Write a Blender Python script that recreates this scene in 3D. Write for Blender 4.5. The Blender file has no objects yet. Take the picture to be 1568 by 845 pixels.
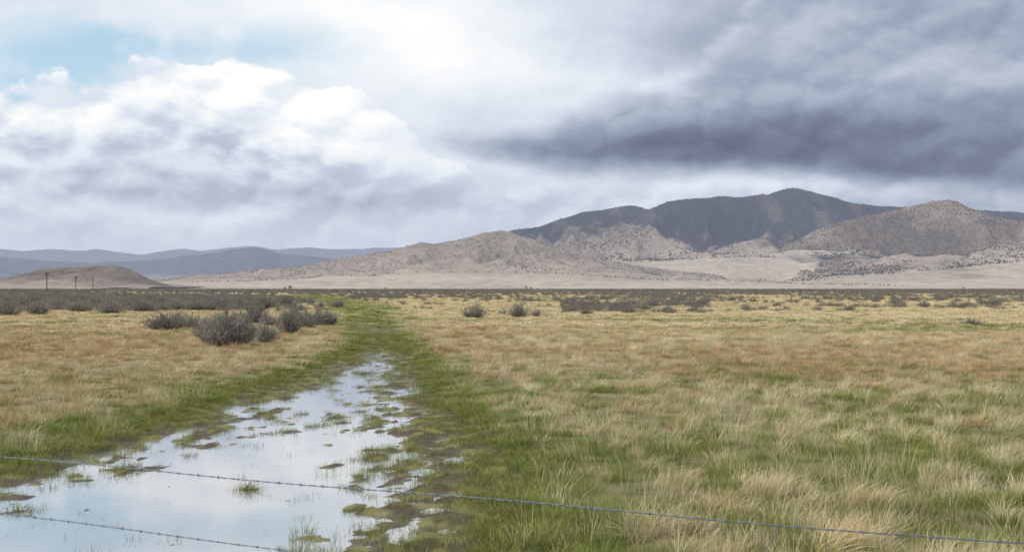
import bpy, math, random
import numpy as np
random.seed(7); np.random.seed(7)
rng=np.random.default_rng(11)
scene=bpy.context.scene
CZ=2.3; F=1524.0; HY=441.0

# ---------------------------------------------------------------- noise
_perm={}
def _tab(seed):
    if seed not in _perm:
        r=np.random.default_rng(seed); p=r.permutation(512)
        a=r.uniform(0,2*np.pi,512)
        _perm[seed]=(p,np.cos(a),np.sin(a))
    return _perm[seed]
def perlin(x,y,seed=0):
    p,gx,gy=_tab(seed)
    x=np.asarray(x,float); y=np.asarray(y,float)
    xi=np.floor(x).astype(np.int64); yi=np.floor(y).astype(np.int64)
    xf=x-xi; yf=y-yi
    u=xf*xf*xf*(xf*(xf*6-15)+10); v=yf*yf*yf*(yf*(yf*6-15)+10)
    def g(ix,iy,dx,dy):
        h=p[(p[ix&511]+iy)&511]
        return gx[h]*dx+gy[h]*dy
    a=g(xi,yi,xf,yf); b=g(xi+1,yi,xf-1,yf); c=g(xi,yi+1,xf,yf-1); d=g(xi+1,yi+1,xf-1,yf-1)
    return ((a+(b-a)*u)+((c+(d-c)*u)-(a+(b-a)*u))*v)*1.4
def fbm(x,y,o=4,seed=0,gain=.5):
    s=0;a=1;t=0
    for i in range(o):
        s=s+a*perlin(x*2**i+i*17.3,y*2**i-i*9.1,seed+i); t+=a; a*=gain
    return s/t
def ridged(x,y,o=4,seed=0,gain=.5):
    s=0;a=1;t=0
    for i in range(o):
        s=s+a*(1-np.abs(perlin(x*2**i+i*7.7,y*2**i+i*3.3,seed+i))*1.6); t+=a; a*=gain
    return np.clip(s/t,0,1)
def sst(a,b,x):
    t=np.clip((x-a)/(b-a),0,1); return t*t*(3-2*t)

# ---------------------------------------------------------------- mesh helpers
def grid_faces(ny,nx):
    i=np.arange(ny*nx).reshape(ny,nx)
    return np.stack([i[:-1,:-1],i[:-1,1:],i[1:,1:],i[1:,:-1]],-1).reshape(-1,4)
def add_col(me,cols,name='Col'):
    c=np.ones((len(me.vertices),4)); c[:,:cols.shape[1]]=cols
    at=me.color_attributes.new(name=name,type='FLOAT_COLOR',domain='POINT')
    at.data.foreach_set('color',c.astype(np.float32).ravel())
def obj(name,me,parent=None,link=True):
    o=bpy.data.objects.new(name,me)
    if link: scene.collection.objects.link(o)
    if parent: o.parent=parent
    return o
def mk(name,v,f,mat=None,cols=None,smooth=False,parent=None,link=True):
    me=bpy.data.meshes.new(name)
    me.from_pydata(np.asarray(v,dtype=float).tolist(),[],f.tolist() if hasattr(f,'tolist') else f)
    if cols is not None: add_col(me,cols)
    if smooth: me.shade_smooth()
    if mat: me.materials.append(mat)
    me.update()
    return obj(name,me,parent,link)
def tube(pts,rad,sides=6,cap=True):
    pts=np.asarray(pts,float); n=len(pts)
    rad=np.broadcast_to(rad,(n,))
    tg=np.gradient(pts,axis=0); tg/=np.linalg.norm(tg,axis=1)[:,None]+1e-12
    ref=np.array([0,0,1.]) if abs(tg[0][2])<.9 else np.array([1.,0,0])
    a=np.cross(tg,ref); a/=np.linalg.norm(a,axis=1)[:,None]+1e-12
    b=np.cross(tg,a)
    th=np.linspace(0,2*np.pi,sides,endpoint=False)
    v=pts[:,None,:]+rad[:,None,None]*(np.cos(th)[None,:,None]*a[:,None,:]+np.sin(th)[None,:,None]*b[:,None,:])
    v=v.reshape(-1,3); f=[]
    for i in range(n-1):
        for j in range(sides):
            k=(j+1)%sides
            f.append((i*sides+j,i*sides+k,(i+1)*sides+k,(i+1)*sides+j))
    if cap:
        f.append(tuple(range(sides-1,-1,-1))); f.append(tuple(range((n-1)*sides,n*sides)))
    return v,f
def join(parts):
    V=[];Fc=[];o=0
    for v,f in parts:
        V.append(np.asarray(v)); Fc+= [tuple(i+o for i in q) for q in f]; o+=len(v)
    return np.concatenate(V),Fc

# ---------------------------------------------------------------- node helper
class N:
    def __init__(s,nt): s.nt=nt; s.n=nt.nodes; s.l=nt.links
    def new(s,t,**k):
        nd=s.n.new(t)
        for a,b in k.items(): setattr(nd,a,b)
        return nd
    def put(s,sock,v):
        if hasattr(v,'is_output') : s.l.new(v,sock)
        elif v is not None: sock.default_value=v
    def m(s,op,a,b=None,c=None,clamp=False):
        nd=s.new('ShaderNodeMath',operation=op,use_clamp=clamp)
        s.put(nd.inputs[0],a)
        if b is not None: s.put(nd.inputs[1],b)
        if c is not None: s.put(nd.inputs[2],c)
        return nd.outputs[0]
    def vm(s,op,a,b=None,scale=None):
        nd=s.new('ShaderNodeVectorMath',operation=op)
        s.put(nd.inputs[0],a)
        if b is not None: s.put(nd.inputs[1],b)
        if scale is not None: s.put(nd.inputs['Scale'],scale)
        return nd.outputs['Value'] if op in('LENGTH','DOT_PRODUCT') else nd.outputs[0]
    def ss(s,v,a,b,lo=0.,hi=1.):
        nd=s.new('ShaderNodeMapRange',interpolation_type='SMOOTHSTEP')
        s.put(nd.inputs[0],v); nd.inputs[1].default_value=a; nd.inputs[2].default_value=b
        nd.inputs[3].default_value=lo; nd.inputs[4].default_value=hi
        return nd.outputs[0]
    def noise(s,vec,scale,detail=4,rough=.5,dist=0.,col=False):
        nd=s.new('ShaderNodeTexNoise'); s.put(nd.inputs['Vector'],vec)
        nd.inputs['Scale'].default_value=scale; nd.inputs['Detail'].default_value=detail
        nd.inputs['Roughness'].default_value=rough; nd.inputs['Distortion'].default_value=dist
        return nd.outputs['Color'] if col else nd.outputs[0]
    def mixf(s,f,a,b):
        nd=s.new('ShaderNodeMix',data_type='FLOAT'); s.put(nd.inputs[0],f); s.put(nd.inputs[2],a); s.put(nd.inputs[3],b)
        return nd.outputs[0]
    def mixc(s,f,a,b,mode='MIX'):
        nd=s.new('ShaderNodeMix',data_type='RGBA',blend_type=mode)
        s.put(nd.inputs[0],f)
        for so,v in((nd.inputs[6],a),(nd.inputs[7],b)):
            s.put(so,(tuple(v)+(1.,))[:4] if isinstance(v,(tuple,list)) else v)
        return nd.outputs[2]
    def ramp(s,f,stops,interp='LINEAR'):
        nd=s.new('ShaderNodeValToRGB'); cr=nd.color_ramp; cr.interpolation=interp
        while len(cr.elements)<len(stops): cr.elements.new(.5)
        for e,(p,c) in zip(cr.elements,stops): e.position=p; e.color=(*c,1.)
        s.put(nd.inputs[0],f); return nd.outputs[0]
    def curve(s,f,pts):
        nd=s.new('ShaderNodeFloatCurve'); c=nd.mapping.curves[0]
        nd.mapping.extend='HORIZONTAL'
        while len(c.points)<len(pts): c.points.new(.5,.5)
        for p,(a,b) in zip(c.points,pts): p.location=(a,b)
        nd.mapping.update(); s.put(nd.inputs['Value'],f); return nd.outputs[0]
def newmat(name):
    m=bpy.data.materials.new(name); m.use_nodes=True; m.node_tree.nodes.clear()
    return m,N(m.node_tree)
HAZE=(0.48,0.52,0.66)  # aerial haze is painted in: emission mixed over materials, growing with distance
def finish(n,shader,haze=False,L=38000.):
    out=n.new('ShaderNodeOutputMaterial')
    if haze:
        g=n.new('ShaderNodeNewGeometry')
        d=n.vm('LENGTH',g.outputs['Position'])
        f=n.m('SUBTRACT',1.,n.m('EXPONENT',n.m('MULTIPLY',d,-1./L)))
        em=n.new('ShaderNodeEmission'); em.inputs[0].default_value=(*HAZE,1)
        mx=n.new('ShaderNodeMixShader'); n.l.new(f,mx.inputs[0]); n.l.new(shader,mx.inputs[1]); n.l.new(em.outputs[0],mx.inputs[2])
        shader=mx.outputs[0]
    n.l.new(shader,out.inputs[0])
def princ(n,col,rough=.8,spec=.2,metal=0.,normal=None):
    p=n.new('ShaderNodeBsdfPrincipled')
    n.put(p.inputs['Base Color'],(tuple(col)+(1.,))[:4] if isinstance(col,(tuple,list)) else col)
    n.put(p.inputs['Roughness'],rough); p.inputs['Specular IOR Level'].default_value=spec; p.inputs['Metallic'].default_value=metal
    if normal: n.l.new(normal,p.inputs['Normal'])
    return p.outputs[0]
def diff(n,col,normal=None):
    p=n.new('ShaderNodeBsdfDiffuse'); n.put(p.inputs[0],(tuple(col)+(1.,))[:4] if isinstance(col,(tuple,list)) else col)
    if normal: n.l.new(normal,p.inputs['Normal'])
    return p.outputs[0]
def bump(n,h,st,dist):
    b=n.new('ShaderNodeBump'); b.inputs['Strength'].default_value=st; b.inputs['Distance'].default_value=dist
    n.l.new(h,b.inputs['Height']); return b.outputs[0]

# ---------------------------------------------------------------- channel / land
CY=np.array([-60,0,8.3,10.2,12.9,16,21,26,30.8,36,42.4,60,86,140,260,700])
CL=np.array([-5.2,-5.3,-5.6,-6.0,-5.6,-5.2,-5.2,-5.0,-4.9,-5.1,-5.9,-9.2,-13.6,-25,-60,-300])
CR=np.array([-.9,-.8,-.8,-.9,-.7,-1.4,-2.2,-2.8,-3.4,-4.3,-5.2,-8.0,-11.8,-21,-50,-280])
def edge(x,y):
    l=np.interp(y,CY,CL); r=np.interp(y,CY,CR)
    e=np.maximum(l-x,x-r)
    return e+0.8*fbm(x/1.2,y/1.7,3,31)+.45*fbm(x/.45,y/.55,2,35)
def height(x,y):
    e=edge(x,y)
    wet=np.interp(y,[-60,32,38,46,60],[1,1,.8,.3,0])
    far=np.exp(-np.maximum(y,0)/120.)
    near=np.where(y<70,1,0)
    bed=-0.046*wet+0.05*(1-wet)+(0.135*fbm(x/.42,y/.62,5,41,.62)+.04*fbm(x/2.2,y/3.,2,49))*near
    bed=bed+0.055*sst(-1.5,0.1,e)
    bank=0.04+0.12*sst(.3,2.0,e)+(0.08*fbm(x/.8,y/.9,4,45,.6)+.06*fbm(x/4,y/4,2,47))*far
    bank=np.where(e>1.4,np.maximum(bank,.05),bank)
    t=sst(-.2,.7,e)
    return bed*(1-t)+bank*t
K=1.1
STRAW=np.array([.53,.43,.275])*K; GREEN=np.array([.185,.215,.06])*K; RED=np.array([.44,.29,.165])*K; YEL=np.array([.55,.45,.27])*K; YG=np.array([.31,.315,.11])*K; MUD=np.array([.075,.057,.042]); PALE=np.array([.65,.565,.39])*K
def zones(x,y):
    e=edge(x,y)
    cl=fbm(x/.6,y/.8,3,51)*np.interp(y,[0,25,60],[1,.8,.2]); n2=fbm(x/4,y/5,3,55); n3=fbm(x/55,y/14,3,58); n4=fbm(x/16,y/5,3,61); n5=fbm(x/12,y/3.5,3,65)
    g=np.interp(y,[0,9,15,20,25,32,50,70,300],[.72,.72,.66,.55,.38,.19,.11,.10,.08])-1.35*cl+.6*n2*np.exp(-y/90)
    g=g+.7*n5*sst(30,50,y)
    g=g-0.10*sst(-6,-9,x)*(y<30)*sst(12,16,y)
    g=g+.9*sst(.10,.4,n3)*(y>45)*.6
    bandw=np.interp(y,[0,20,40,90,200],[2.8,2.6,2.2,4.,7.])
    g=g+.75*sst(bandw,0.,e-.2)
    g=np.clip(g,0.02,.97)
    r=np.exp(-((y-25.5-1.5*n4)/3.)**2)*sst(2.5,5.5,x)*.95 + np.interp(y,[8,20,28,34,50,60,85],[.08,.18,.5,.6,.42,.18,.0])*np.where(x<0,1.3,.85)*np.clip(.85+1.8*n4,0,1.8)
    r=np.clip(r,0,.92)
    yl=np.interp(y,[0,38,62],[0,0,1.])
    pr=(1-g)*r; py=(1-g-pr)*yl; ps=1-g-pr-py
    return e,g,ps,pr,py

# ---------------------------------------------------------------- ground sheet
def axis(a,b,step,gl,gr,lo,hi):
    c=list(np.arange(a,b,step)); s=step;x=c[-1]
    while x<hi: s*=gr; x+=s; c.append(x)
    s=step;x=a;L=[]
    while x>lo: s*=gl; x-=s; L.append(x)
    return np.array(L[::-1]+c)
gx=axis(-7.5,1.5,.055,1.045,1.045,-42000,42000)
gy=axis(6.5,19,.06,1.12,1.022,-3000,52000)
X,Y=np.meshgrid(gx,gy)
Z=height(X,Y)
fl=sst(200,500,np.hypot(X,Y)); Z=Z*(1-fl)+.12*fl
e,g,ps,pr,py=zones(X,Y)
col=(g[...,None]*GREEN+ps[...,None]*STRAW+pr[...,None]*RED+py[...,None]*YEL)
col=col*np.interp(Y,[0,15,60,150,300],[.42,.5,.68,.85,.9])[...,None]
mudn=fbm(X/.8,Y/.8,3,71)
mudf=sst(1.3,.2,e+.8*mudn)*np.interp(Y,[0,35,60,90],[1,1,.5,0])
moss=sst(-.02,.2,fbm(X/.35,Y/.45,3,75))
mc=MUD*(1-moss[...,None]*.85)+np.array([.20,.195,.06])*moss[...,None]*.85
col=col*(1-mudf[...,None])+mc*mudf[...,None]
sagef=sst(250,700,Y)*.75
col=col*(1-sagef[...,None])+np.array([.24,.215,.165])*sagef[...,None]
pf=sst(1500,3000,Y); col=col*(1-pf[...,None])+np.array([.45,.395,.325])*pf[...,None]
mat,n=newmat('meadow_soil')
at=n.new('ShaderNodeVertexColor'); at.layer_name='Col'
geo=n.new('ShaderNodeNewGeometry'); P=geo.outputs['Position']
a=n.noise(P,9.,5,.7); b=n.noise(P,1.3,4,.6); c_=n.noise(P,.12,4,.6)
v=n.m('ADD',n.m('ADD',n.m('MULTIPLY',a,.9),n.m('MULTIPLY',b,.5)),n.m('ADD',n.m('MULTIPLY',c_,.5),.05))
colr=n.mixc(1.,at.outputs[0],n.ramp(v,[(0.,(.5,.5,.5)),(.5,(.8,.8,.8)),(1.,(1.15,1.12,1.05))]),'MULTIPLY')
sepz=n.new('ShaderNodeSeparateXYZ'); n.l.new(P,sepz.inputs[0])
wetr=n.ss(sepz.outputs[2],.0,.06,.35,.95)
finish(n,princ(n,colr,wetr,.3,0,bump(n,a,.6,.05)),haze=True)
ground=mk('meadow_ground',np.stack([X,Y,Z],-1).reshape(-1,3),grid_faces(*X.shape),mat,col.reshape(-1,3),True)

# ---------------------------------------------------------------- water
mat,n=newmat('ditch_water')
geo=n.new('ShaderNodeNewGeometry'); P=geo.outputs['Position']
h=n.noise(P,7.,2,.5)
nb=bump(n,h,.03,.01)
gl=n.new('ShaderNodeBsdfGlossy'); gl.inputs['Color'].default_value=(.93,.95,.98,1); gl.inputs['Roughness'].default_value=.06; n.l.new(nb,gl.inputs['Normal'])
df=diff(n,n.mixc(n.noise(P,2.,3,.6),(.20,.195,.19),(.38,.38,.375)))
lw=n.new('ShaderNodeFresnel'); lw.inputs[0].default_value=1.9
fr=n.m('ADD',n.m('MULTIPLY',lw.outputs[0],.55),.40,clamp=True)
mx=n.new('ShaderNodeMixShader'); n.l.new(fr,mx.inputs[0]); n.l.new(df,mx.inputs[1]); n.l.new(gl.outputs[0],mx.inputs[2])
finish(n,mx.outputs[0])
wx=np.linspace(-9,2,12); wy=np.linspace(-20,62,60); WX,WY=np.meshgrid(wx,wy)
sh=np.interp(WY,CY,(CL+CR)/2)+3
mk('ditch_water',np.stack([WX+sh*.6*(WY>30),WY,WX*0],-1).reshape(-1,3),grid_faces(*WX.shape),mat)

# ---------------------------------------------------------------- grass tufts
def blades(nb,r,h0,h1,wind,spread,w,segs=3,seed=0,c0=(1,1,1),c1=(1,1,1),cv=.18):
    R=np.random.default_rng(seed)
    a=R.uniform(0,2*np.pi,nb); q=np.sqrt(R.uniform(0,1,nb))*r
    root=np.stack([np.cos(a)*q,np.sin(a)*q,np.full(nb,-.02)],-1)
    h=R.uniform(h0,h1,nb)*(1-.35*(q/r)**2)
    ln=np.stack([np.cos(a)*q/r*spread,np.sin(a)*q/r*spread],-1)+R.normal(0,spread*.45,(nb,2))
    ln[:,0]+=wind*R.uniform(.4,1.3,nb)
    sa=R.uniform(0,np.pi,nb); side=np.stack([np.cos(sa),np.sin(sa),0*sa],-1)
    V=[];C=[]
    shade=1+R.normal(0,cv,nb)[:,None]
    for k in range(segs+1):
        s=k/segs
        p=root.copy(); p[:,:2]+=ln*(h*s**1.7)[:,None]
        lm=np.linalg.norm(ln,axis=1)
        p[:,2]+=h*s*(1-.28*np.clip(lm,0,1.6)*s)
        ww=(w*R.uniform(.7,1.3,nb)*(1-.85*s))[:,None]*.5
        V+= [p-side*ww,p+side*ww]
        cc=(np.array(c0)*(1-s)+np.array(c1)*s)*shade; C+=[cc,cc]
    V=np.stack(V,1).reshape(-1,3); C=np.clip(np.stack(C,1).reshape(-1,3),.05,2)
    per=2*(segs+1); f=[]
    base=np.arange(nb)*per
    for k in range(segs):
        f.append(np.stack([base+2*k,base+2*k+1,base+2*k+3,base+2*k+2],-1))
    return V,np.concatenate(f),C
mat_g,n=newmat('grass_blades')
ca=n.new('ShaderNodeAttribute',attribute_type='GEOMETRY',attribute_name='Col')
ti=n.new('ShaderNodeAttribute',attribute_type='INSTANCER',attribute_name='tint')
gc=n.mixc(1.,ca.outputs['Color'],ti.outputs['Color'],'MULTIPLY')
finish(n,diff(n,gc))
gcoll=bpy.data.collections.new('grass_tufts')
tid=0
def tuft(nv,**k):
    global tid
    ids=[]
    for i in range(nv):
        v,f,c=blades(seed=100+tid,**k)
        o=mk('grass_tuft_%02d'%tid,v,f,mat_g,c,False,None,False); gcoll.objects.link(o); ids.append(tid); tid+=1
    return ids
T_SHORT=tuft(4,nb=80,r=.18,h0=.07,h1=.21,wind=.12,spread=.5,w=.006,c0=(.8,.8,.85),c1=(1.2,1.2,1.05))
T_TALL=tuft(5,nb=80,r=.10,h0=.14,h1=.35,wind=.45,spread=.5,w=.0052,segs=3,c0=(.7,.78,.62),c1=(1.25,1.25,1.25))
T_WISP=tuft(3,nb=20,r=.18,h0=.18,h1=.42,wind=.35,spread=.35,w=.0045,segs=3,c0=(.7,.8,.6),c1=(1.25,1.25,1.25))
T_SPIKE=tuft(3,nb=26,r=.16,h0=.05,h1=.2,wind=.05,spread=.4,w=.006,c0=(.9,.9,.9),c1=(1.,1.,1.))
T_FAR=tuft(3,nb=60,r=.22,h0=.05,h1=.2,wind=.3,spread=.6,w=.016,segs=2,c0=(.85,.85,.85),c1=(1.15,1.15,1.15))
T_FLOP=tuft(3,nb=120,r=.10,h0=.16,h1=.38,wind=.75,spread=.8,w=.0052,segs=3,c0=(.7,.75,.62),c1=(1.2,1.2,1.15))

def scatter(name,pts,rot,scl,idx,tint,coll):
    me=bpy.data.meshes.new(name); me.vertices.add(len(pts)); me.vertices.foreach_set('co',np.asarray(pts,np.float32).ravel())
    for nm,ty,ky,arr in(('rotv','FLOAT_VECTOR','vector',rot),('sclv','FLOAT_VECTOR','vector',scl),('idx','INT','value',idx)):
        a=me.attributes.new(nm,ty,'POINT'); a.data.foreach_set(ky,np.asarray(arr,np.int32 if ty=='INT' else np.float32).ravel())
    a=me.attributes.new('tint','FLOAT_COLOR','POINT'); c=np.ones((len(pts),4),np.float32); c[:,:3]=tint; a.data.foreach_set('color',c.ravel())
    o=obj(name,me)
    gt=bpy.data.node_groups.new(name+'_nodes','GeometryNodeTree')
    gt.interface.new_socket(name='Geometry',in_out='INPUT',socket_type='NodeSocketGeometry')
    gt.interface.new_socket(name='Geometry',in_out='OUTPUT',socket_type='NodeSocketGeometry')
    nn=gt.nodes; li=nn.new('NodeGroupInput'); lo=nn.new('NodeGroupOutput')
    ip=nn.new('GeometryNodeInstanceOnPoints'); ci=nn.new('GeometryNodeCollectionInfo')
    ci.inputs['Collection'].default_value=coll; ci.inputs['Separate Children'].default_value=True; ci.inputs['Reset Children'].default_value=True
    def na(nm,ty):
        q=nn.new('GeometryNodeInputNamedAttribute'); q.data_type=ty; q.inputs['Name'].default_value=nm
        return [s for s in q.outputs if s.enabled and s.name=='Attribute'][0]
    L=gt.links
    L.new(li.outputs[0],ip.inputs['Points']); L.new(ci.outputs[0],ip.inputs['Instance']); ip.inputs['Pick Instance'].default_value=True
    L.new(na('idx','INT'),ip.inputs['Instance Index']); L.new(na('rotv','FLOAT_VECTOR'),ip.inputs['Rotation']); L.new(na('sclv','FLOAT_VECTOR'),ip.inputs['Scale'])
    L.new(ip.outputs[0],lo.inputs[0])
    md=o.modifiers.new('scatter','NODES'); md.node_group=gt
    return o

ys=np.linspace(2.5,340,8000)
dens=np.minimum(27.,27*(9.5/ys)**1.25); wid=1.2*ys+6
pdf=dens*wid; cdf=np.concatenate([[0],np.cumsum((pdf[1:]+pdf[:-1])/2*np.diff(ys))]); NT=int(cdf[-1])
y=np.interp(rng.uniform(0,cdf[-1],NT),cdf,ys); x=rng.uniform(-.5,.5,NT)*(1.2*y+6)
NE=7500; y2=8*np.exp(rng.uniform(-.6,1.8,NE)); x2=np.interp(y2,CY,CL)-1.2+rng.uniform(0,1,NE)*(np.interp(y2,CY,CR)-np.interp(y2,CY,CL)+2.4)
x=np.concatenate([x,x2]); y=np.concatenate([y,y2]); extra=np.concatenate([np.zeros(NT,bool),np.ones(NE,bool)]); NT+=NE
z=height(x,y); e,g,ps,pr,py=zones(x,y)
u=rng.uniform(0,1,NT)
gs=sst(.25,.75,g)
gp=np.where(y<45,.45*g+.55*gs,g); k_=(1-gp)/np.maximum(1-g,1e-3)
kind=np.where(u<gp,0,np.where(u<gp+ps*k_,1,np.where(u<gp+(ps+pr)*k_,2,3)))
kind=np.where(extra,0,kind)
keep=np.ones(NT,bool)
sub=(z<-.005)&(y<60)
swarm=fbm(x/.7,y/1.2,3,77)
keep&=~(sub&(rng.uniform(0,1,NT)>np.where(swarm>.06,.42,.09)))
mudt=fbm(x/.8,y/.8,3,71)
keep&=~((e<1.4)&(y<50)&(e+.8*mudt<.7)&(rng.uniform(0,1,NT)<.42))
def pick(lst,m): return rng.choice(lst,m)
tint=np.zeros((NT,3))
gtmp=GREEN*(1+.3*fbm(x/3,y/3,2,81))[:,None]; mixy=np.clip(rng.normal(.30,.30,NT),0,1)[:,None]
tint=np.where((kind==0)[:,None],gtmp*(1-mixy)+YG*mixy,tint)
mixs=rng.uniform(0,1,NT)[:,None]
tint=np.where((kind==1)[:,None],STRAW*(1-mixs*.7)+PALE*mixs*.7,tint)
tint=np.where((kind==2)[:,None],RED*(1-mixs*.5)+STRAW*mixs*.5,tint)
tint=np.where((kind==3)[:,None],YEL*(1-mixs*.5)+PALE*mixs*.5,tint)
tint*=(1+rng.normal(0,.12,NT))[:,None]
tallm=fbm(x/1.3,y/1.6,2,85)
r2=rng.uniform(0,1,NT)
idx=pick(T_SHORT,NT)
k1=(kind==1); idx=np.where(k1&(r2<.5),pick(T_TALL,NT),idx); idx=np.where(k1&(r2>.5)&(r2<.74),pick(T_WISP,NT),idx); idx=np.where(k1&(r2>.9),pick(T_FLOP,NT),idx)
k2=(kind==2); idx=np.where(k2&(r2<.5),pick(T_TALL,NT),idx); idx=np.where(k2&(r2>.88),pick(T_FLOP,NT),idx)
wis=(kind==0)&(r2<.15)&(e>1.); idx=np.where(wis,pick(T_WISP,NT),idx); tint=np.where(wis[:,None],PALE*.95,tint)
idx=np.where((y>55)|((y>38)&(kind==3)),pick(T_FAR,NT),idx)
idx=np.where((e<.35)&(y<60)&(r2<.5),pick(T_SPIKE,NT),idx)
idx=np.where(sub,pick(T_SPIKE,NT),idx)
s=np.interp(y,[0,12,40,100,420],[1,1,1.55,2.6,5.5])*rng.uniform(.75,1.3,NT)
szz=np.interp(y,[0,12,25,40,100,420],[1,1,.85,.95,1.2,2.0])*rng.uniform(.6,1.3,NT)*(1+.5*tallm)
szz=np.where((e<1.2)&(y<60),szz*.65,szz)
szz=np.where(y>48,szz*.75,szz)
s=np.where((e<.5)&(y<60),s*.75,s)
wetz=(e<.9)&(y<50)
wm=rng.uniform(0,1,NT)[:,None]; tint=np.where(wetz[:,None],(YG*.9*wm+GREEN*(1-wm))*rng.uniform(.8,1.15,NT)[:,None],tint)
rot=np.stack([rng.normal(0,.08,NT),rng.normal(0,.08,NT),rng.normal(0,.8,NT)],-1)
rot[:,2]=np.where(kind==0,rng.uniform(0,6.28,NT),rot[:,2])
P3=np.stack([x,y,z],-1)
P3[:,2]=np.where(y>200,.12*np.clip((y-200)/300,0,1)+z*(1-np.clip((y-200)/300,0,1)),P3[:,2])
S3=np.stack([s,s,szz],-1)
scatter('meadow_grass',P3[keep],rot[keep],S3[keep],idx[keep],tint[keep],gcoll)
print('tufts',keep.sum())

# ---------------------------------------------------------------- sagebrush
mat_s,n=newmat('sagebrush_foliage')
ca=n.new('ShaderNodeAttribute',attribute_type='GEOMETRY',attribute_name='Col')
oi=n.new('ShaderNodeObjectInfo')
br=n.m('ADD',.8,n.m('MULTIPLY',oi.outputs['Random'],.4))
gc=n.vm('SCALE',ca.outputs['Color'],scale=br)
finish(n,diff(n,gc))
def sage(seed,nst=64,sub=12,leaf=7,lw=.028):
    R=np.random.default_rng(seed); V=[];Fc=[];C=[]; o=0
    lob=R.uniform(0,6.28,4)
    for i in range(nst):
        a=R.uniform(0,6.28); q=R.uniform(0,1)**.6
        ext=.62+.3*np.cos(a*2+lob[0])*.5+.2*np.cos(3*a+lob[1])
        tip=np.array([np.cos(a)*q*ext*1.15,np.sin(a)*q*ext*1.15,(.95-.6*q**2)*R.uniform(.6,1.1)])
        s=np.linspace(0,1,6)[:,None]
        base=np.array([np.cos(a)*.06,np.sin(a)*.06,-.03])
        mid=base+(tip-base)*np.array([.7,.7,.3])
        p=(1-s)**2*base+2*s*(1-s)*mid+s**2*tip+R.normal(0,.012,(6,3))
        v,f=tube(p,np.linspace(.016,.004,6),3,False)
        V.append(v);Fc+=[tuple(k+o for k in ff) for ff in f];o+=len(v); C.append(np.tile([.15,.125,.11],(len(v),1)))
        for j in range(sub):
            t=R.uniform(.25,1); b=(1-t)**2*base+2*t*(1-t)*mid+t**2*tip
            dr=np.array([np.cos(a)*.4,np.sin(a)*.4,.9])+R.normal(0,.45,3); dr/=np.linalg.norm(dr); ln=R.uniform(.12,.26)
            tp=b+dr*ln
            sd=np.cross(dr,R.normal(0,1,3)); sd/=np.linalg.norm(sd)
            vv=np.array([b-sd*.004,b+sd*.004,tp+sd*.002,tp-sd*.002]); V.append(vv); Fc.append((o,o+1,o+2,o+3)); o+=4
            C.append(np.tile([.20,.17,.155],(4,1)))
            for k in range(leaf):
                tt=R.uniform(.25,1.05); c=b+dr*ln*tt
                ld=dr+R.normal(0,.6,3); ld/=np.linalg.norm(ld); l2=R.uniform(.03,.065)
                s2=np.cross(ld,R.normal(0,1,3)); s2/=np.linalg.norm(s2); w=lw*R.uniform(.5,1.)
                V.append(np.array([c,c+ld*l2*.6+s2*w*.5,c+ld*l2,c+ld*l2*.6-s2*w*.5])); Fc.append((o,o+1,o+2,o+3)); o+=4
                cc=np.array([.34,.325,.29])*R.uniform(.65,1.3); C.append(np.tile(cc,(4,1)))
    return np.concatenate(V),Fc,np.concatenate(C)
sme=[]
for i in range(5):
    v,f,c=sage(300+i); me=bpy.data.meshes.new('sagebrush_plant_%d'%i); me.from_pydata(v.tolist(),[],f); add_col(me,c); me.materials.append(mat_s); sme.append(me)
slow=bpy.data.collections.new('sagebrush_plants_small')
for i in range(4):
    v,f,c=sage(350+i,26,7,4,.09); o=mk('sagebrush_small_%d'%i,v,f,mat_s,c*.88,False,None,False); slow.objects.link(o)
def gpos(px,py):
    dd=(CZ-.12)*F/(py-HY); return (px-784)/F*dd,dd
fg=[(262,506,66,30),(292,503,34,22),(312,519,34,30),(335,531,64,46),(362,530,58,46),(385,497,48,34),(409,525,36,32),(445,511,44,34),(452,497,52,26),(490,499,52,26),(240,507,36,20),(378,523,36,34),(322,528,44,38),(348,524,50,48),
    (727,488,38,22),(797,487,32,24),(822,486,18,13),(898,483,24,10),(1487,498,30,9),(465,503,36,22),(345,512,40,28),(415,500,30,20),(505,498,30,18),(402,474,40,18),(440,470,34,15),(515,470,26,13),(300,476,34,15),(270,474,34,15),(215,478,36,16),(170,480,40,18),(120,478,36,17),(60,482,44,18),(15,484,40,18),(90,474,36,16),(190,471,30,14),(250,468,30,14),(35,472,36,15),(145,470,34,14),(330,472,30,14),(365,470,30,14),
    (1022,475,16,7),(985,474,18,8),(940,473,20,9),(1370,466,26,8),(1520,467,34,12),(1440,460,24,7),(1120,461,22,7)]
for i,(px,pyy,w,hh) in enumerate(fg):
    xx,dd=gpos(px,pyy)
    o=obj('sagebrush',sme[i%5]); sx=w/F*dd/1.3; szs=hh/F*dd/.9
    o.location=(xx,dd,float(height(np.array([xx]),np.array([dd]))[0])-.03); o.scale=(sx,max(sx,szs*.8),szs); o.rotation_euler=(0,0,rng.uniform(0,6.28) if abs(sx/szs-1)<.6 else rng.uniform(-.3,.3))
pts=[];S=[]
def sband(nn,d0,d1,u0,u1,thr,sc=(8,20),seed=91,k=1.,size=(.6,1.25)):
    dd=np.sqrt(rng.uniform(d0**2,d1**2,nn)); uu=rng.uniform(u0,u1,nn); xx=uu*dd
    m=fbm(xx/sc[0],dd/sc[1],3,seed)>thr; m&=edge(xx,dd)>2.5
    for a,b in zip(xx[m],dd[m]): pts.append((a,b,.10)); S.append(rng.uniform(*size)*k)
sband(26000,280,1100,-.62,.62,-.12,(60,60))
sband(7000,150,330,-.62,.62,.10,(26,22),97)
sband(2600,95,260,-.62,-.27,-.05,(14,14),99)
sband(1100,90,220,-.62,-.15,-.2,(14,14),99)
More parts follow.
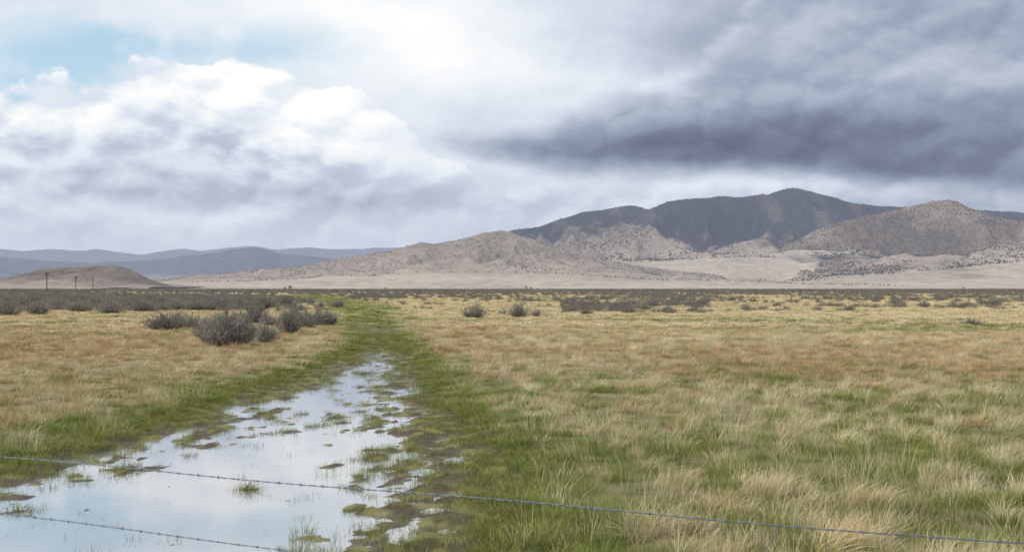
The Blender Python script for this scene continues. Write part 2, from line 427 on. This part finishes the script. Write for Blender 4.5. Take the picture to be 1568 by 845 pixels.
sband(700,85,150,.05,.20,.0,(10,7),103,.8)
sband(1700,90,220,.05,.62,.13,(18,12),105,.8)
sband(500,80,200,-.25,.2,.15,(12,12),109,.7)
sband(16000,1000,2600,-.62,.62,-.05,(120,120),107,1.4)
S=np.array(S); NP=len(pts); print('sage',NP)
scatter('sagebrush_flats',np.array(pts),np.stack([S*0,S*0,rng.uniform(0,6.28,NP)],-1),np.stack([S*1.05,S*1.05,S*.85*rng.uniform(.7,1.2,NP)],-1),rng.integers(0,4,NP),np.ones((NP,3)),slow)

# ---------------------------------------------------------------- mountains
def hillmat(name):
    m,n=newmat(name)
    at=n.new('ShaderNodeVertexColor'); at.layer_name='Col'
    g_=n.new('ShaderNodeNewGeometry'); P=g_.outputs['Position']
    a=n.noise(P,.016,6,.68); b=n.noise(P,.0022,5,.6)
    c=n.mixc(1.,at.outputs[0],n.ramp(n.m('ADD',n.m('MULTIPLY',a,.65),n.m('MULTIPLY',b,.35)),[(.36,(.66,.66,.69)),(.5,(.97,.97,.97)),(.64,(1.22,1.2,1.17))]),'MULTIPLY')
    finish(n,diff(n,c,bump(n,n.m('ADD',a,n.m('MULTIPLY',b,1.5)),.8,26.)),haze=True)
    return m
HM=hillmat('hill_soil_and_brush')
CREAM=np.array([.51,.445,.365]); BROWN=np.array([.30,.25,.21]); TAN=np.array([.41,.35,.295]); FOR_SHADE=np.array([.052,.066,.09])  # forest colour has cloud shadow and bluish haze painted into it
junip=[];JS=[]
def rng_mesh(name,D,front,back,prof,nx,ny,seed,a=.35,p=2.6,amp=.5,Lx=900.,Ly=2200.,colfn=None,warp=500.,crest=.02,nj=0,jr=(.3,1.),jsize=8.,jthr=0.,t0=.2,cw=.04,g1=.44):
    px=np.array([q[0] for q in prof],float); pz=np.array([q[1] for q in prof],float)
    PX=(px-784)/F*D; PZ=np.maximum((HY-pz)/F*D+2,0)
    xs=np.linspace(PX[0],PX[-1],nx); yy=np.concatenate([np.linspace(D-front,D,ny),np.linspace(D,D+back,ny//4)[1:]])
    X,Y=np.meshgrid(xs,yy); t=np.where(Y<=D,(Y-(D-front))/front,1-(Y-D)/back); fr=(Y<=D)
    wx_=warp*fbm(X/(Lx*2.2),Y/(Ly*1.1),3,seed+20)
    k=np.where(fr,(1-t),0.6*(1-t))
    xw=X+wx_*k*1.6
    ker=np.hanning(9); ker/=ker.sum()
    fx=np.convolve(np.pad(np.interp(xs,PX,PZ),4,mode='edge'),ker,'valid')
    fine=np.interp(xw,xs,fx)
    sm=np.convolve(np.pad(np.interp(xs,PX,PZ),60,mode='edge'),np.ones(121)/121,'valid')
    broad=np.interp(xw,xs,sm)
    q=np.clip((1-t)*1.6,0,1)
    prof_=fine*(1-q)+broad*q
    en=a*t+(1-a)*t**p
    R=ridged(X/Lx+.45*fbm(X/Lx,Y/Ly,3,seed+3)+.5*(1-t)*np.sign(seed%2-.5),Y/Ly+.4*fbm(X/Lx,Y/Lx,2,seed+5),5,seed+7,g1)
    R=.75*R+.25*ridged(X/(Lx*.4)+.4*fbm(X/Lx,Y/Lx,2,seed+9),Y/(Ly*.35),4,seed+13,.48)
    R=np.clip((R-.3)*1.45,0,1)
    w=sst(t0,t0+.35,t)*np.where(fr,sst(1.0,.84,t)*(1-cw)+cw,.5)
    H=prof_*en*(1-amp*(1-R)*1.5*w)+prof_.max()*.07*w*(R-.5)
    H+=prof_*crest*fbm(X/(Lx*.22),Y/(Lx*.3),4,seed+11)*t
    H=np.maximum(H,0)*sst(0,.03,t)-2*(t<=0.0)
    col=colfn(X,Y,t,H,R,en)
    o=mk(name,np.stack([X,Y,H],-1).reshape(-1,3),grid_faces(*X.shape),HM,col.reshape(-1,3),True)
    if nj:
        i=rng.integers(0,ny,nj); j=rng.integers(0,nx,nj)
        dn=fbm(X/600,Y/600,4,seed+31)+.5*(1-R)-.25
        m=(t[i,j]>jr[0])&(t[i,j]<jr[1])&(dn[i,j]+rng.normal(0,.15,nj)+.7*(t[i,j]-.65)>jthr)
        i=i[m];j=j[m]
        for a_,b_,c_ in zip(X[i,j]+rng.normal(0,3,len(i)),Y[i,j],H[i,j]): junip.append((a_,b_,c_-1)); JS.append(jsize*rng.uniform(.5,1.3))
    return o
def mixv(a,b,f): return a*(1-f[...,None])+b*f[...,None]
def bc(c,X): return np.broadcast_to(c,X.shape+(3,))
def c_main(X,Y,t,H,R,en):
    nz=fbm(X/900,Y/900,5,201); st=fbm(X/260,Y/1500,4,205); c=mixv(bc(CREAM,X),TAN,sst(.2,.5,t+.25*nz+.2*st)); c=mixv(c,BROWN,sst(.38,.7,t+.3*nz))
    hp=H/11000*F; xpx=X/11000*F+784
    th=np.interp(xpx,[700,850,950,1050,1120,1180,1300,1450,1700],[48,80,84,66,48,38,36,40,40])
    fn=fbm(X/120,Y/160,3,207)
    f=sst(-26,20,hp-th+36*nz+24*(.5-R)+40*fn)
    c=mixv(c,FOR_SHADE,f)
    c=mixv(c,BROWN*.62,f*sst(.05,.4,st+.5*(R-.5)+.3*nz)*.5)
    return c*(1-.25*f*sst(.6,.2,R))[...,None]  # forest gullies painted darker, so the ridges read as lit
def c_hill(X,Y,t,H,R,en):
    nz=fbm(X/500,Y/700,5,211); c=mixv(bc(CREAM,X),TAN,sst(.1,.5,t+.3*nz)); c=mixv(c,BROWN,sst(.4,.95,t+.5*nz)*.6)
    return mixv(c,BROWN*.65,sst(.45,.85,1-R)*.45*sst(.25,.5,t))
def c_right(X,Y,t,H,R,en):
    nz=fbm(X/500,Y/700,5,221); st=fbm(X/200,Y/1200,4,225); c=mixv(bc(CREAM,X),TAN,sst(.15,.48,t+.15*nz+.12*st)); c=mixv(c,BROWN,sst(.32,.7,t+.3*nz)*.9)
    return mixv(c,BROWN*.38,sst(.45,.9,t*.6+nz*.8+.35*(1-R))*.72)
def c_butte(X,Y,t,H,R,en):
    nz=fbm(X/150,Y/200,4,231); c=mixv(bc(TAN*.95,X),BROWN*.95,sst(.35,.75,t+.3*nz)); return mixv(c,BROWN*.55,sst(.6,.95,t+.4*nz)*.7)
def c_far(X,Y,t,H,R,en):
    return mixv(bc(TAN*.75,X),FOR_SHADE*1.6,sst(.3,.7,t+.4*fbm(X/2500,Y/2500,4,241)))
rng_mesh('distant_mountain_range',34000,9000,6000,[(-300,400),(-200,384),(-100,388),(0,381),(40,383),(80,381),(130,384),(150,381),(190,387),(215,389),(250,384),(285,380),(310,383),(345,378),(380,376),(400,377),(420,381),(470,378),(520,382),(570,379),(625,378),(700,372),(760,370),(820,374),(900,380),(1100,400)],500,90,5,amp=.35,Lx=2600,Ly=4500,colfn=c_far,warp=1500,crest=.03)
rng_mesh('distant_ridge',20000,5000,3000,[(-300,405),(-100,396),(0,392),(60,398),(140,402),(230,398),(300,390),(360,381),(395,378),(430,388),(480,392),(540,400),(600,412),(700,425)],460,90,6,amp=.4,Lx=1800,Ly=3000,colfn=c_far,warp=1000,crest=.03)
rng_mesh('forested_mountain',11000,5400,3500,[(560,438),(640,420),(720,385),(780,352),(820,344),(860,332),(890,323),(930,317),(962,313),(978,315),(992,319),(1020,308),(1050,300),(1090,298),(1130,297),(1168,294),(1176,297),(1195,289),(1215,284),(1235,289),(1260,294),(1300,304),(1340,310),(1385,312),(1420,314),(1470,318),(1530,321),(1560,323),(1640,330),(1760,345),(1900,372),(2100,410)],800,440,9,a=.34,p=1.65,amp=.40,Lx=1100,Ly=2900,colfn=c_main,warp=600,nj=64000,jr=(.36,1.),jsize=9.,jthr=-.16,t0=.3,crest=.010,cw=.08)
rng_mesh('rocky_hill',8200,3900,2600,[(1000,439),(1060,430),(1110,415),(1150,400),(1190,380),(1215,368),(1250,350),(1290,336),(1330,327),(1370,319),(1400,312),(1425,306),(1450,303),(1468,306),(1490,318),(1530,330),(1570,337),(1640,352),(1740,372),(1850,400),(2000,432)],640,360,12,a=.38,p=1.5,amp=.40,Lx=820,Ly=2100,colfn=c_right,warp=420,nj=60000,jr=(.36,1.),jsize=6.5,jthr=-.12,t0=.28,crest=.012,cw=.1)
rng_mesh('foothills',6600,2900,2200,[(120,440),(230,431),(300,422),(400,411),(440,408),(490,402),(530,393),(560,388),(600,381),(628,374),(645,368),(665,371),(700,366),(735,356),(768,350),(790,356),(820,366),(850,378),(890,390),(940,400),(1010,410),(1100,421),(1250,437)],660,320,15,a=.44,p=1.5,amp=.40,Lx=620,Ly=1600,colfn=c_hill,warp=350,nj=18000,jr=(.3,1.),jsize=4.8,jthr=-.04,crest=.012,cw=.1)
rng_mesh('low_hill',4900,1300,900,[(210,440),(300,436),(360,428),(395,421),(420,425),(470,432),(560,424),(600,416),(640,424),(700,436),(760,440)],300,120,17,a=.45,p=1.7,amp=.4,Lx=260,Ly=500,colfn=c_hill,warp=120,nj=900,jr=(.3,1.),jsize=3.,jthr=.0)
rng_mesh('butte',3600,900,700,[(-160,440),(-80,436),(0,427),(40,418),(65,411),(100,409),(130,408),(150,406),(180,406),(195,410),(210,417),(228,428),(250,437),(285,440)],300,140,21,a=.35,p=1.5,amp=.4,Lx=230,Ly=420,colfn=c_butte,warp=80,nj=1500,jr=(.4,1.),jsize=2.6,jthr=.0)
mat_j,n=newmat('juniper_foliage'); P=n.new('ShaderNodeNewGeometry').outputs['Position']
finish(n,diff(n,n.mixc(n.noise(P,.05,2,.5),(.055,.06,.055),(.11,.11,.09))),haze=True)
jc=bpy.data.collections.new('juniper_crowns')
import bmesh
for i in range(3):
    bm=bmesh.new()
    for k in range(5):
        r=bmesh.ops.create_icosphere(bm,subdivisions=1,radius=rng.uniform(.3,.5))
        off=(rng.normal(0,.25),rng.normal(0,.25),.35+.5*rng.uniform())
        for vv in r['verts']: vv.co=vv.co*rng.uniform(.8,1.25); vv.co.x+=off[0]; vv.co.y+=off[1]; vv.co.z+=off[2]
    me=bpy.data.meshes.new('juniper_crown_%d'%i); bm.to_mesh(me); bm.free(); me.materials.append(mat_j)
    o=bpy.data.objects.new('juniper_crown_%d'%i,me); jc.objects.link(o)
JS=np.array(JS); NJ=len(JS); print('junipers',NJ)
scatter('juniper_trees',np.array(junip),np.stack([JS*0,JS*0,rng.uniform(0,6.28,NJ)],-1),np.stack([JS,JS,JS*.9],-1),rng.integers(0,3,NJ),np.ones((NJ,3)),jc)

# ---------------------------------------------------------------- utility poles
mat_w,n=newmat('weathered_wood'); P=n.new('ShaderNodeTexCoord').outputs['Object']
finish(n,princ(n,n.mixc(n.noise(n.vm('MULTIPLY',P,(6.,6.,.6)),3.,5,.6),(.05,.036,.028),(.11,.085,.066)),.9,.1))
mat_i,n=newmat('insulator_glass'); finish(n,princ(n,(.2,.3,.3),.2,.5))
mat_c,n=newmat('cable'); finish(n,princ(n,(.06,.06,.065),.5,.4))
poles=[(-195,370),(-264,565),(-333,760),(-402,955)]
dirv=np.array([-69.,195.]); dirv/=np.linalg.norm(dirv); perp=np.array([-dirv[1],dirv[0]])
for i,(xx,yy) in enumerate(poles):
    em=bpy.data.objects.new('utility_pole',None); scene.collection.objects.link(em); em.location=(xx,yy,.1)
    v,f=tube([(0,0,-1),(0,0,4),(0,0,11.5)],[.28,.25,.2],10); mk('pole',v,f,mat_w,parent=em)
    parts=[]
    for zz,l in((10.8,1.6),(9.6,1.3)):
        a=np.array([perp[0]*l,perp[1]*l,zz]); b=np.array([-perp[0]*l,-perp[1]*l,zz]); off=np.array([dirv[0]*.3,dirv[1]*.3,0])
        parts.append(tube([a-off,b-off],.15,4)); parts.append(tube([a*[.5,.5,1]-off*1.4,np.array([0,0,zz-.7])-off],.03,4)); parts.append(tube([b*[.5,.5,1]-off*1.4,np.array([0,0,zz-.7])-off],.03,4))
    v,f=join(parts); mk('crossarms',v,f,mat_w,parent=em)
    parts=[]
    for k in(-.95,-.4,.4,.95):
        c=np.array([perp[0]*1.5*k-dirv[0]*.3,perp[1]*1.5*k-dirv[1]*.3,10.95]); parts.append(tube([c,c+[0,0,.1],c+[0,0,.25]],[.04,.1,.06],8))
    v,f=join(parts); mk('insulators',v,f,mat_i,parent=em)
parts=[]
for (x0,y0),(x1,y1) in zip(poles[:-1],poles[1:]):
    for k in(-.95,-.4,.4,.95):
        s=np.linspace(0,1,20)[:,None]; o=np.array([perp[0]*1.5*k,perp[1]*1.5*k,0])
        p=np.array([x0,y0,11.3])*(1-s)+np.array([x1,y1,11.3])*s+o; p[:,2]-=4*3.*(s*(1-s))[:,0]; parts.append(tube(p,.02,4))
v,f=join(parts); mk('power_lines',v,f,mat_c)

# ---------------------------------------------------------------- distant trees
mat_l,n=newmat('cottonwood_leaves'); oi=n.new('ShaderNodeNewGeometry')
finish(n,diff(n,n.mixc(n.noise(oi.outputs['Position'],1.2,3,.6),(.12,.12,.09),(.24,.22,.17))))
def tree(px,dd,hh,seed):
    R=np.random.default_rng(seed); xx=(px-784)/F*dd
    em=bpy.data.objects.new('cottonwood_tree',None); scene.collection.objects.link(em); em.location=(xx,dd,.1)
    parts=[tube([(0,0,-.3),(.1,0,hh*.35),(0,.1,hh*.75)],[hh*.04,hh*.03,hh*.01],7)]
    tips=[]
    for k in range(9):
        a=R.uniform(0,6.28); z0=hh*R.uniform(.2,.5); t=np.array([np.cos(a)*hh*.4*R.uniform(.5,1),np.sin(a)*hh*.4*R.uniform(.5,1),hh*R.uniform(.5,.95)])
        parts.append(tube([(0,0,z0),t*[.4,.4,.8],t],[hh*.018,hh*.01,hh*.004],5)); tips.append(t)
    v,f=join(parts); mk('trunk_and_limbs',v,f,mat_w,parent=em)
    V=[];Fc=[];o=0
    for t in tips:
        for k in range(120):
            c=t+R.normal(0,hh*.1,3); a=R.normal(0,1,3); a/=np.linalg.norm(a); b=np.cross(a,R.normal(0,1,3)); b/=np.linalg.norm(b); s=hh*.03
            V.append(np.array([c-a*s,c+b*s*.6,c+a*s,c-b*s*.6])); Fc.append((o,o+1,o+2,o+3)); o+=4
    mk('foliage',np.concatenate(V),Fc,mat_l,parent=em)
for i,(px,dd,hh) in enumerate([(445,1100,5.),(437,1120,3.5),(805,1300,4.8),(813,1310,3.5),(590,1300,3.),(1475,1400,3.5)]): tree(px,dd,hh,400+i)

# ---------------------------------------------------------------- fence
fe=bpy.data.objects.new('barbed_wire_fence',None); scene.collection.objects.link(fe)
mat_f,n=newmat('galvanised_wire'); P=n.new('ShaderNodeNewGeometry').outputs['Position']
finish(n,princ(n,n.mixc(n.noise(P,40.,3,.6),(.10,.12,.15),(.24,.27,.32)),.55,.5,.4))
A=np.array([-5.6,6.94]); B=np.array([3.4,3.34])
def wire(name,zA,zB,sag):
    L=np.linalg.norm(B-A); nn=int(L/.012); s=np.linspace(0,1,nn)
    c=np.stack([A[0]+(B[0]-A[0])*s,A[1]+(B[1]-A[1])*s,zA+(zB-zA)*s-4*sag*s*(1-s)+.006*np.sin(s*23)],-1)
    dr=np.array([(B-A)[0],(B-A)[1],0])/L; sd=np.array([-dr[1],dr[0],0]); parts=[]
    for ph in(0,np.pi):
        th=s*L/.07*2*np.pi/2+ph
        parts.append(tube(c+.0022*(np.cos(th)[:,None]*sd+np.sin(th)[:,None]*np.array([0,0,1.])),.0019,5))
    for b in np.arange(.05,L,.13):
        p=c[min(int(b/L*nn),nn-1)]
        for q in range(2):
            an=rng.uniform(0,6.28); u_=np.cos(an)*sd+np.sin(an)*np.array([0,0,1.]); pp=p+dr*.006*q
            parts.append(tube([pp-u_*.012+dr*.004,pp,pp+u_*.012-dr*.004],[.0005,.0012,.0005],4))
        th=np.linspace(0,4*np.pi,14)[:,None]; parts.append(tube(p+dr*(th/12.6-.5)*.012+.0045*(np.cos(th)*sd+np.sin(th)*np.array([0,0,1.])),.0012,4))
    v,f=join(parts); mk(name,v,f,mat_f,parent=fe)
wire('top_wire',1.32,1.31,.02); wire('middle_wire',1.0,.96,.03)
v,f=tube([(1.14,4.245,1.30),(1.13,4.25,1.26),(1.09,4.262,1.20),(1.03,4.288,1.12),(1.0,4.3,1.0),(.97,4.31,.93)],.0022,5); mk('fence_stay',v,f,mat_f,parent=fe)
for nm,pp in(('post_1',A),('post_2',B)):
    v,f=tube([(pp[0],pp[1]+.05,-.4),(pp[0]+.01,pp[1]+.05,.7),(pp[0],pp[1]+.05,1.45)],[.06,.055,.05],10); mk(nm,v,f,mat_w,parent=fe)

# ---------------------------------------------------------------- world
w=bpy.data.worlds.new('World'); scene.world=w; w.use_nodes=True; w.node_tree.nodes.clear(); n=N(w.node_tree)
w.cycles.sampling_method='NONE'
SUN_EL=math.radians(46); SUN_AZ=math.radians(-115)
tc=n.new('ShaderNodeTexCoord'); Dv=n.vm('NORMALIZE',tc.outputs['Generated'])
sp=n.new('ShaderNodeSeparateXYZ'); n.l.new(Dv,sp.inputs[0]); dx,dy,dz=sp.outputs
Az=n.m('ARCTAN2',dx,dy); hyp=n.m('SQRT',n.m('ADD',n.m('MULTIPLY',dx,dx),n.m('MULTIPLY',dy,dy)))
V=n.m('DIVIDE',dz,n.m('MAXIMUM',hyp,.02)); V=n.m('MINIMUM',V,3.)
def uv(px,py):
    U=(px-784)/F; A_=math.atan(U); return A_,(HY-py)/F*math.cos(A_)
Pn=n.vm('MULTIPLY',Dv,(1.,1.,1.7))
nc=n.noise(Pn,7.,4,.6,0.,True)
sc_=n.new('ShaderNodeSeparateXYZ'); n.l.new(n.vm('SUBTRACT',nc,(.5,.5,.5)),sc_.inputs[0])
Uw=n.m('ADD',Az,n.m('MULTIPLY',sc_.outputs[0],.13))
Vw=n.m('ADD',V,n.m('MULTIPLY',sc_.outputs[1],.06))
Vs=n.m('ADD',V,n.m('MULTIPLY',sc_.outputs[1],.035))
cmb=n.new('ShaderNodeCombineXYZ'); n.l.new(Uw,cmb.inputs[0]); n.l.new(Vw,cmb.inputs[1]); UV=cmb.outputs[0]
def blob(px,py,sx,sy,src=None):
    u,v_=uv(px,py)
    q=n.vm('MULTIPLY',n.vm('SUBTRACT',src or UV,(u,v_,0.)),(F/sx,F/sy,0.))
    l=n.vm('DOT_PRODUCT',q,q); return n.m('EXPONENT',n.m('MULTIPLY',l,-.5))
def acc(lst,start=None):
    s=start
    for (px,py,sx,sy,am) in lst:
        b=n.m('MULTIPLY',blob(px,py,sx,sy),am); s=b if s is None else n.m('ADD',s,b)
    return s
Un=n.m('DIVIDE',n.m('ADD',Uw,.7),1.4)
def ucurve(pts,vs=.4):
    return n.m('MULTIPLY',n.curve(Un,[((uv(px,py)[0]+.7)/1.4,uv(px,py)[1]/vs) for px,py in pts]),vs)
wv=n.vm('SCALE',nc,scale=.05)
def dens_(off):
    q=n.vm('ADD',Pn,off); qq=n.vm('ADD',q,wv)
    vo=n.new('ShaderNodeTexVoronoi',feature='F1'); n.put(vo.inputs['Vector'],qq); vo.inputs['Scale'].default_value=19.
    dd_=n.m('MULTIPLY',vo.outputs['Distance'],vo.outputs['Distance'])
    return n.m('SUBTRACT',n.noise(q,12.,4,.6),n.m('MULTIPLY',dd_,.40))
d0=dens_((0.,0.,0.)); d1=dens_((-.008,0.,.018))
emb=n.m('MULTIPLY',n.m('SUBTRACT',d0,d1),1.5)
emb=n.m('MAXIMUM',n.m('MINIMUM',emb,.22),-.22)
B=acc([(690,50,170,70,.20),(480,30,160,50,.08),(1000,20,200,60,-.10),(1250,60,240,80,-.24),(1560,60,260,110,-.32),(790,110,110,30,.08),(760,190,90,50,-.06),(570,240,90,30,-.03)],.80)
B=n.m('ADD',B,n.m('MULTIPLY',sc_.outputs[2],.18))
low=n.ss(V,uv(784,330)[1],uv(784,235)[1],1.,0.)
Blow=acc([(300,280,330,20,-.12),(600,285,160,20,-.09),(250,325,100,13,.11),(60,300,90,12,.08),(60,345,160,40,-.01),(720,255,60,20,.08),(1100,287,260,14,.10),(1500,320,200,30,-.16),(800,320,200,26,.03)],.66)
Blow=n.m('ADD',Blow,n.m('ADD',n.m('MULTIPLY',sc_.outputs[2],.13),n.m('MULTIPLY',emb,n.ss(V,.04,.10,.0,.28))))
B=n.mixf(low,B,Blow)
top=ucurve([(-600,170),(-100,150),(20,128),(90,112),(135,122),(160,118),(240,98),(290,84),(335,72),(375,88),(430,108),(500,130),(560,152),(620,185),(680,230),(760,290),(900,400),(2200,441)])
dep=n.m('SUBTRACT',n.m('ADD',top,n.m('MULTIPLY',n.m('SUBTRACT',d0,.42),.05)),Vs)
M1=n.ss(dep,-.0015,.005)
bt=n.ss(dep,.0,.11,.93,.70)
bt=n.m('ADD',bt,acc([(180,180,90,40,-.06),(330,120,70,35,.08),(400,210,150,45,.05),(80,225,110,30,-.06),(200,265,240,22,-.09),(520,245,60,16,-.12),(560,190,110,50,.10),(330,240,120,20,-.02),(60,140,50,25,.04)]))
bt=n.m('ADD',bt,n.m('MULTIPLY',emb,.58))
M1=n.m('MULTIPLY',M1,n.m('SUBTRACT',1.,low))
edgeR=n.ss(Uw,uv(480,0)[0],uv(640,0)[0],1.,.35)
M1=n.m('MULTIPLY',M1,edgeR)
B=n.mixf(n.m('MULTIPLY',M1,.95),B,bt)
base=ucurve([(-600,60),(500,120),(640,175),(700,215),(760,240),(860,262),(950,268),(1100,265),(1250,268),(1350,278),(1450,284),(1568,290),(2300,300)])
db=n.m('SUBTRACT',V,base)
db=n.m('ADD',db,n.m('MULTIPLY',sc_.outputs[1],.02))
hi=ucurve([(-600,441),(600,300),(680,225),(740,205),(820,185),(870,165),(930,140),(975,118),(1020,100),(1050,100),(1090,75),(1140,30),(1200,-40),(1300,-90),(1500,-120),(2200,-120)])
dt=n.m('SUBTRACT',n.m('ADD',hi,n.m('MULTIPLY',n.m('SUBTRACT',d0,.4),.045)),Vs)
M2=n.m('MULTIPLY',n.ss(db,-.014,.018),n.ss(dt,-.010,.022))
prof=n.ss(db,.0,.10,.22,.48)
prof=n.m('ADD',prof,acc([(1000,125,60,25,.24),(920,180,90,22,.12),(1200,215,200,25,-.15),(1080,238,200,14,-.07),(1420,112,80,24,.12),(1250,150,140,30,-.03),(1520,220,110,30,-.02),(1480,180,120,22,-.07),(1130,40,130,36,.08),(800,225,60,20,.14),(1500,20,160,40,-.07)]))
prof=n.m('ADD',prof,n.m('MULTIPLY',n.ss(dt,0.,.03,1.,0.),.10))
prof=n.m('ADD',prof,n.m('ADD',n.m('MULTIPLY',emb,.22),n.m('MULTIPLY',sc_.outputs[2],.10)))
B=n.mixf(n.m('MULTIPLY',M2,.97),B,prof)
B=n.m('ADD',B,n.m('MULTIPLY',emb,.10))
B=n.m('MAXIMUM',n.m('MINIMUM',B,1.),0.)
cc=n.ramp(B,[(0.,(.125,.148,.22)),(.2,(.20,.233,.33)),(.42,(.35,.40,.515)),(.62,(.54,.60,.72)),(.8,(.76,.82,.90)),(1.,(1.,1.,1.))])
cc=n.mixc(n.ss(V,.34,.8),cc,(.88,.90,.95))
blue=acc([(40,100,130,26,.9),(230,60,120,22,.75),(10,150,40,18,.6),(430,80,70,24,.45),(150,80,80,24,.4)])
blue=n.m('MULTIPLY',blue,n.ss(sc_.outputs[2],-.14,.06))
blue=n.m('MULTIPLY',blue,n.m('SUBTRACT',1.,M1),clamp=True)
cc=n.mixc(n.m('MULTIPLY',blue,.75),cc,(.47,.73,.88))
bg=n.new('ShaderNodeBackground'); n.l.new(cc,bg.inputs[0]); bg.inputs[1].default_value=1.
sky=n.new('ShaderNodeTexSky',sky_type='NISHITA'); sky.sun_disc=False; sky.sun_elevation=SUN_EL; sky.sun_rotation=SUN_AZ
bg2=n.new('ShaderNodeBackground'); n.l.new(sky.outputs[0],bg2.inputs[0]); bg2.inputs[1].default_value=.15
mx=n.new('ShaderNodeMixShader'); n.l.new(n.m('MULTIPLY',blue,.35),mx.inputs[0]); n.l.new(bg.outputs[0],mx.inputs[1]); n.l.new(bg2.outputs[0],mx.inputs[2])
wo=n.new('ShaderNodeOutputWorld'); n.l.new(mx.outputs[0],wo.inputs[0])

# ---------------------------------------------------------------- sun + camera
from mathutils import Vector
sd=bpy.data.lights.new('sun','SUN'); sd.energy=1.5; sd.angle=math.radians(12); sd.color=(1.,.96,.9)
so=bpy.data.objects.new('sun',sd); scene.collection.objects.link(so)
dirs=Vector((math.sin(SUN_AZ)*math.cos(SUN_EL),math.cos(SUN_AZ)*math.cos(SUN_EL),math.sin(SUN_EL)))
so.rotation_euler=dirs.to_track_quat('Z','Y').to_euler()
cd=bpy.data.cameras.new('camera'); cd.sensor_width=36; cd.lens=35.0; cd.clip_start=.1; cd.clip_end=90000
cd.dof.use_dof=True; cd.dof.focus_distance=25; cd.dof.aperture_fstop=7
co=bpy.data.objects.new('camera',cd); scene.collection.objects.link(co); co.location=(0,0,CZ); co.rotation_euler=(math.radians(90+.695),0,0)
scene.camera=co
scene.view_settings.view_transform='Standard'; scene.view_settings.look='None'; scene.view_settings.exposure=0
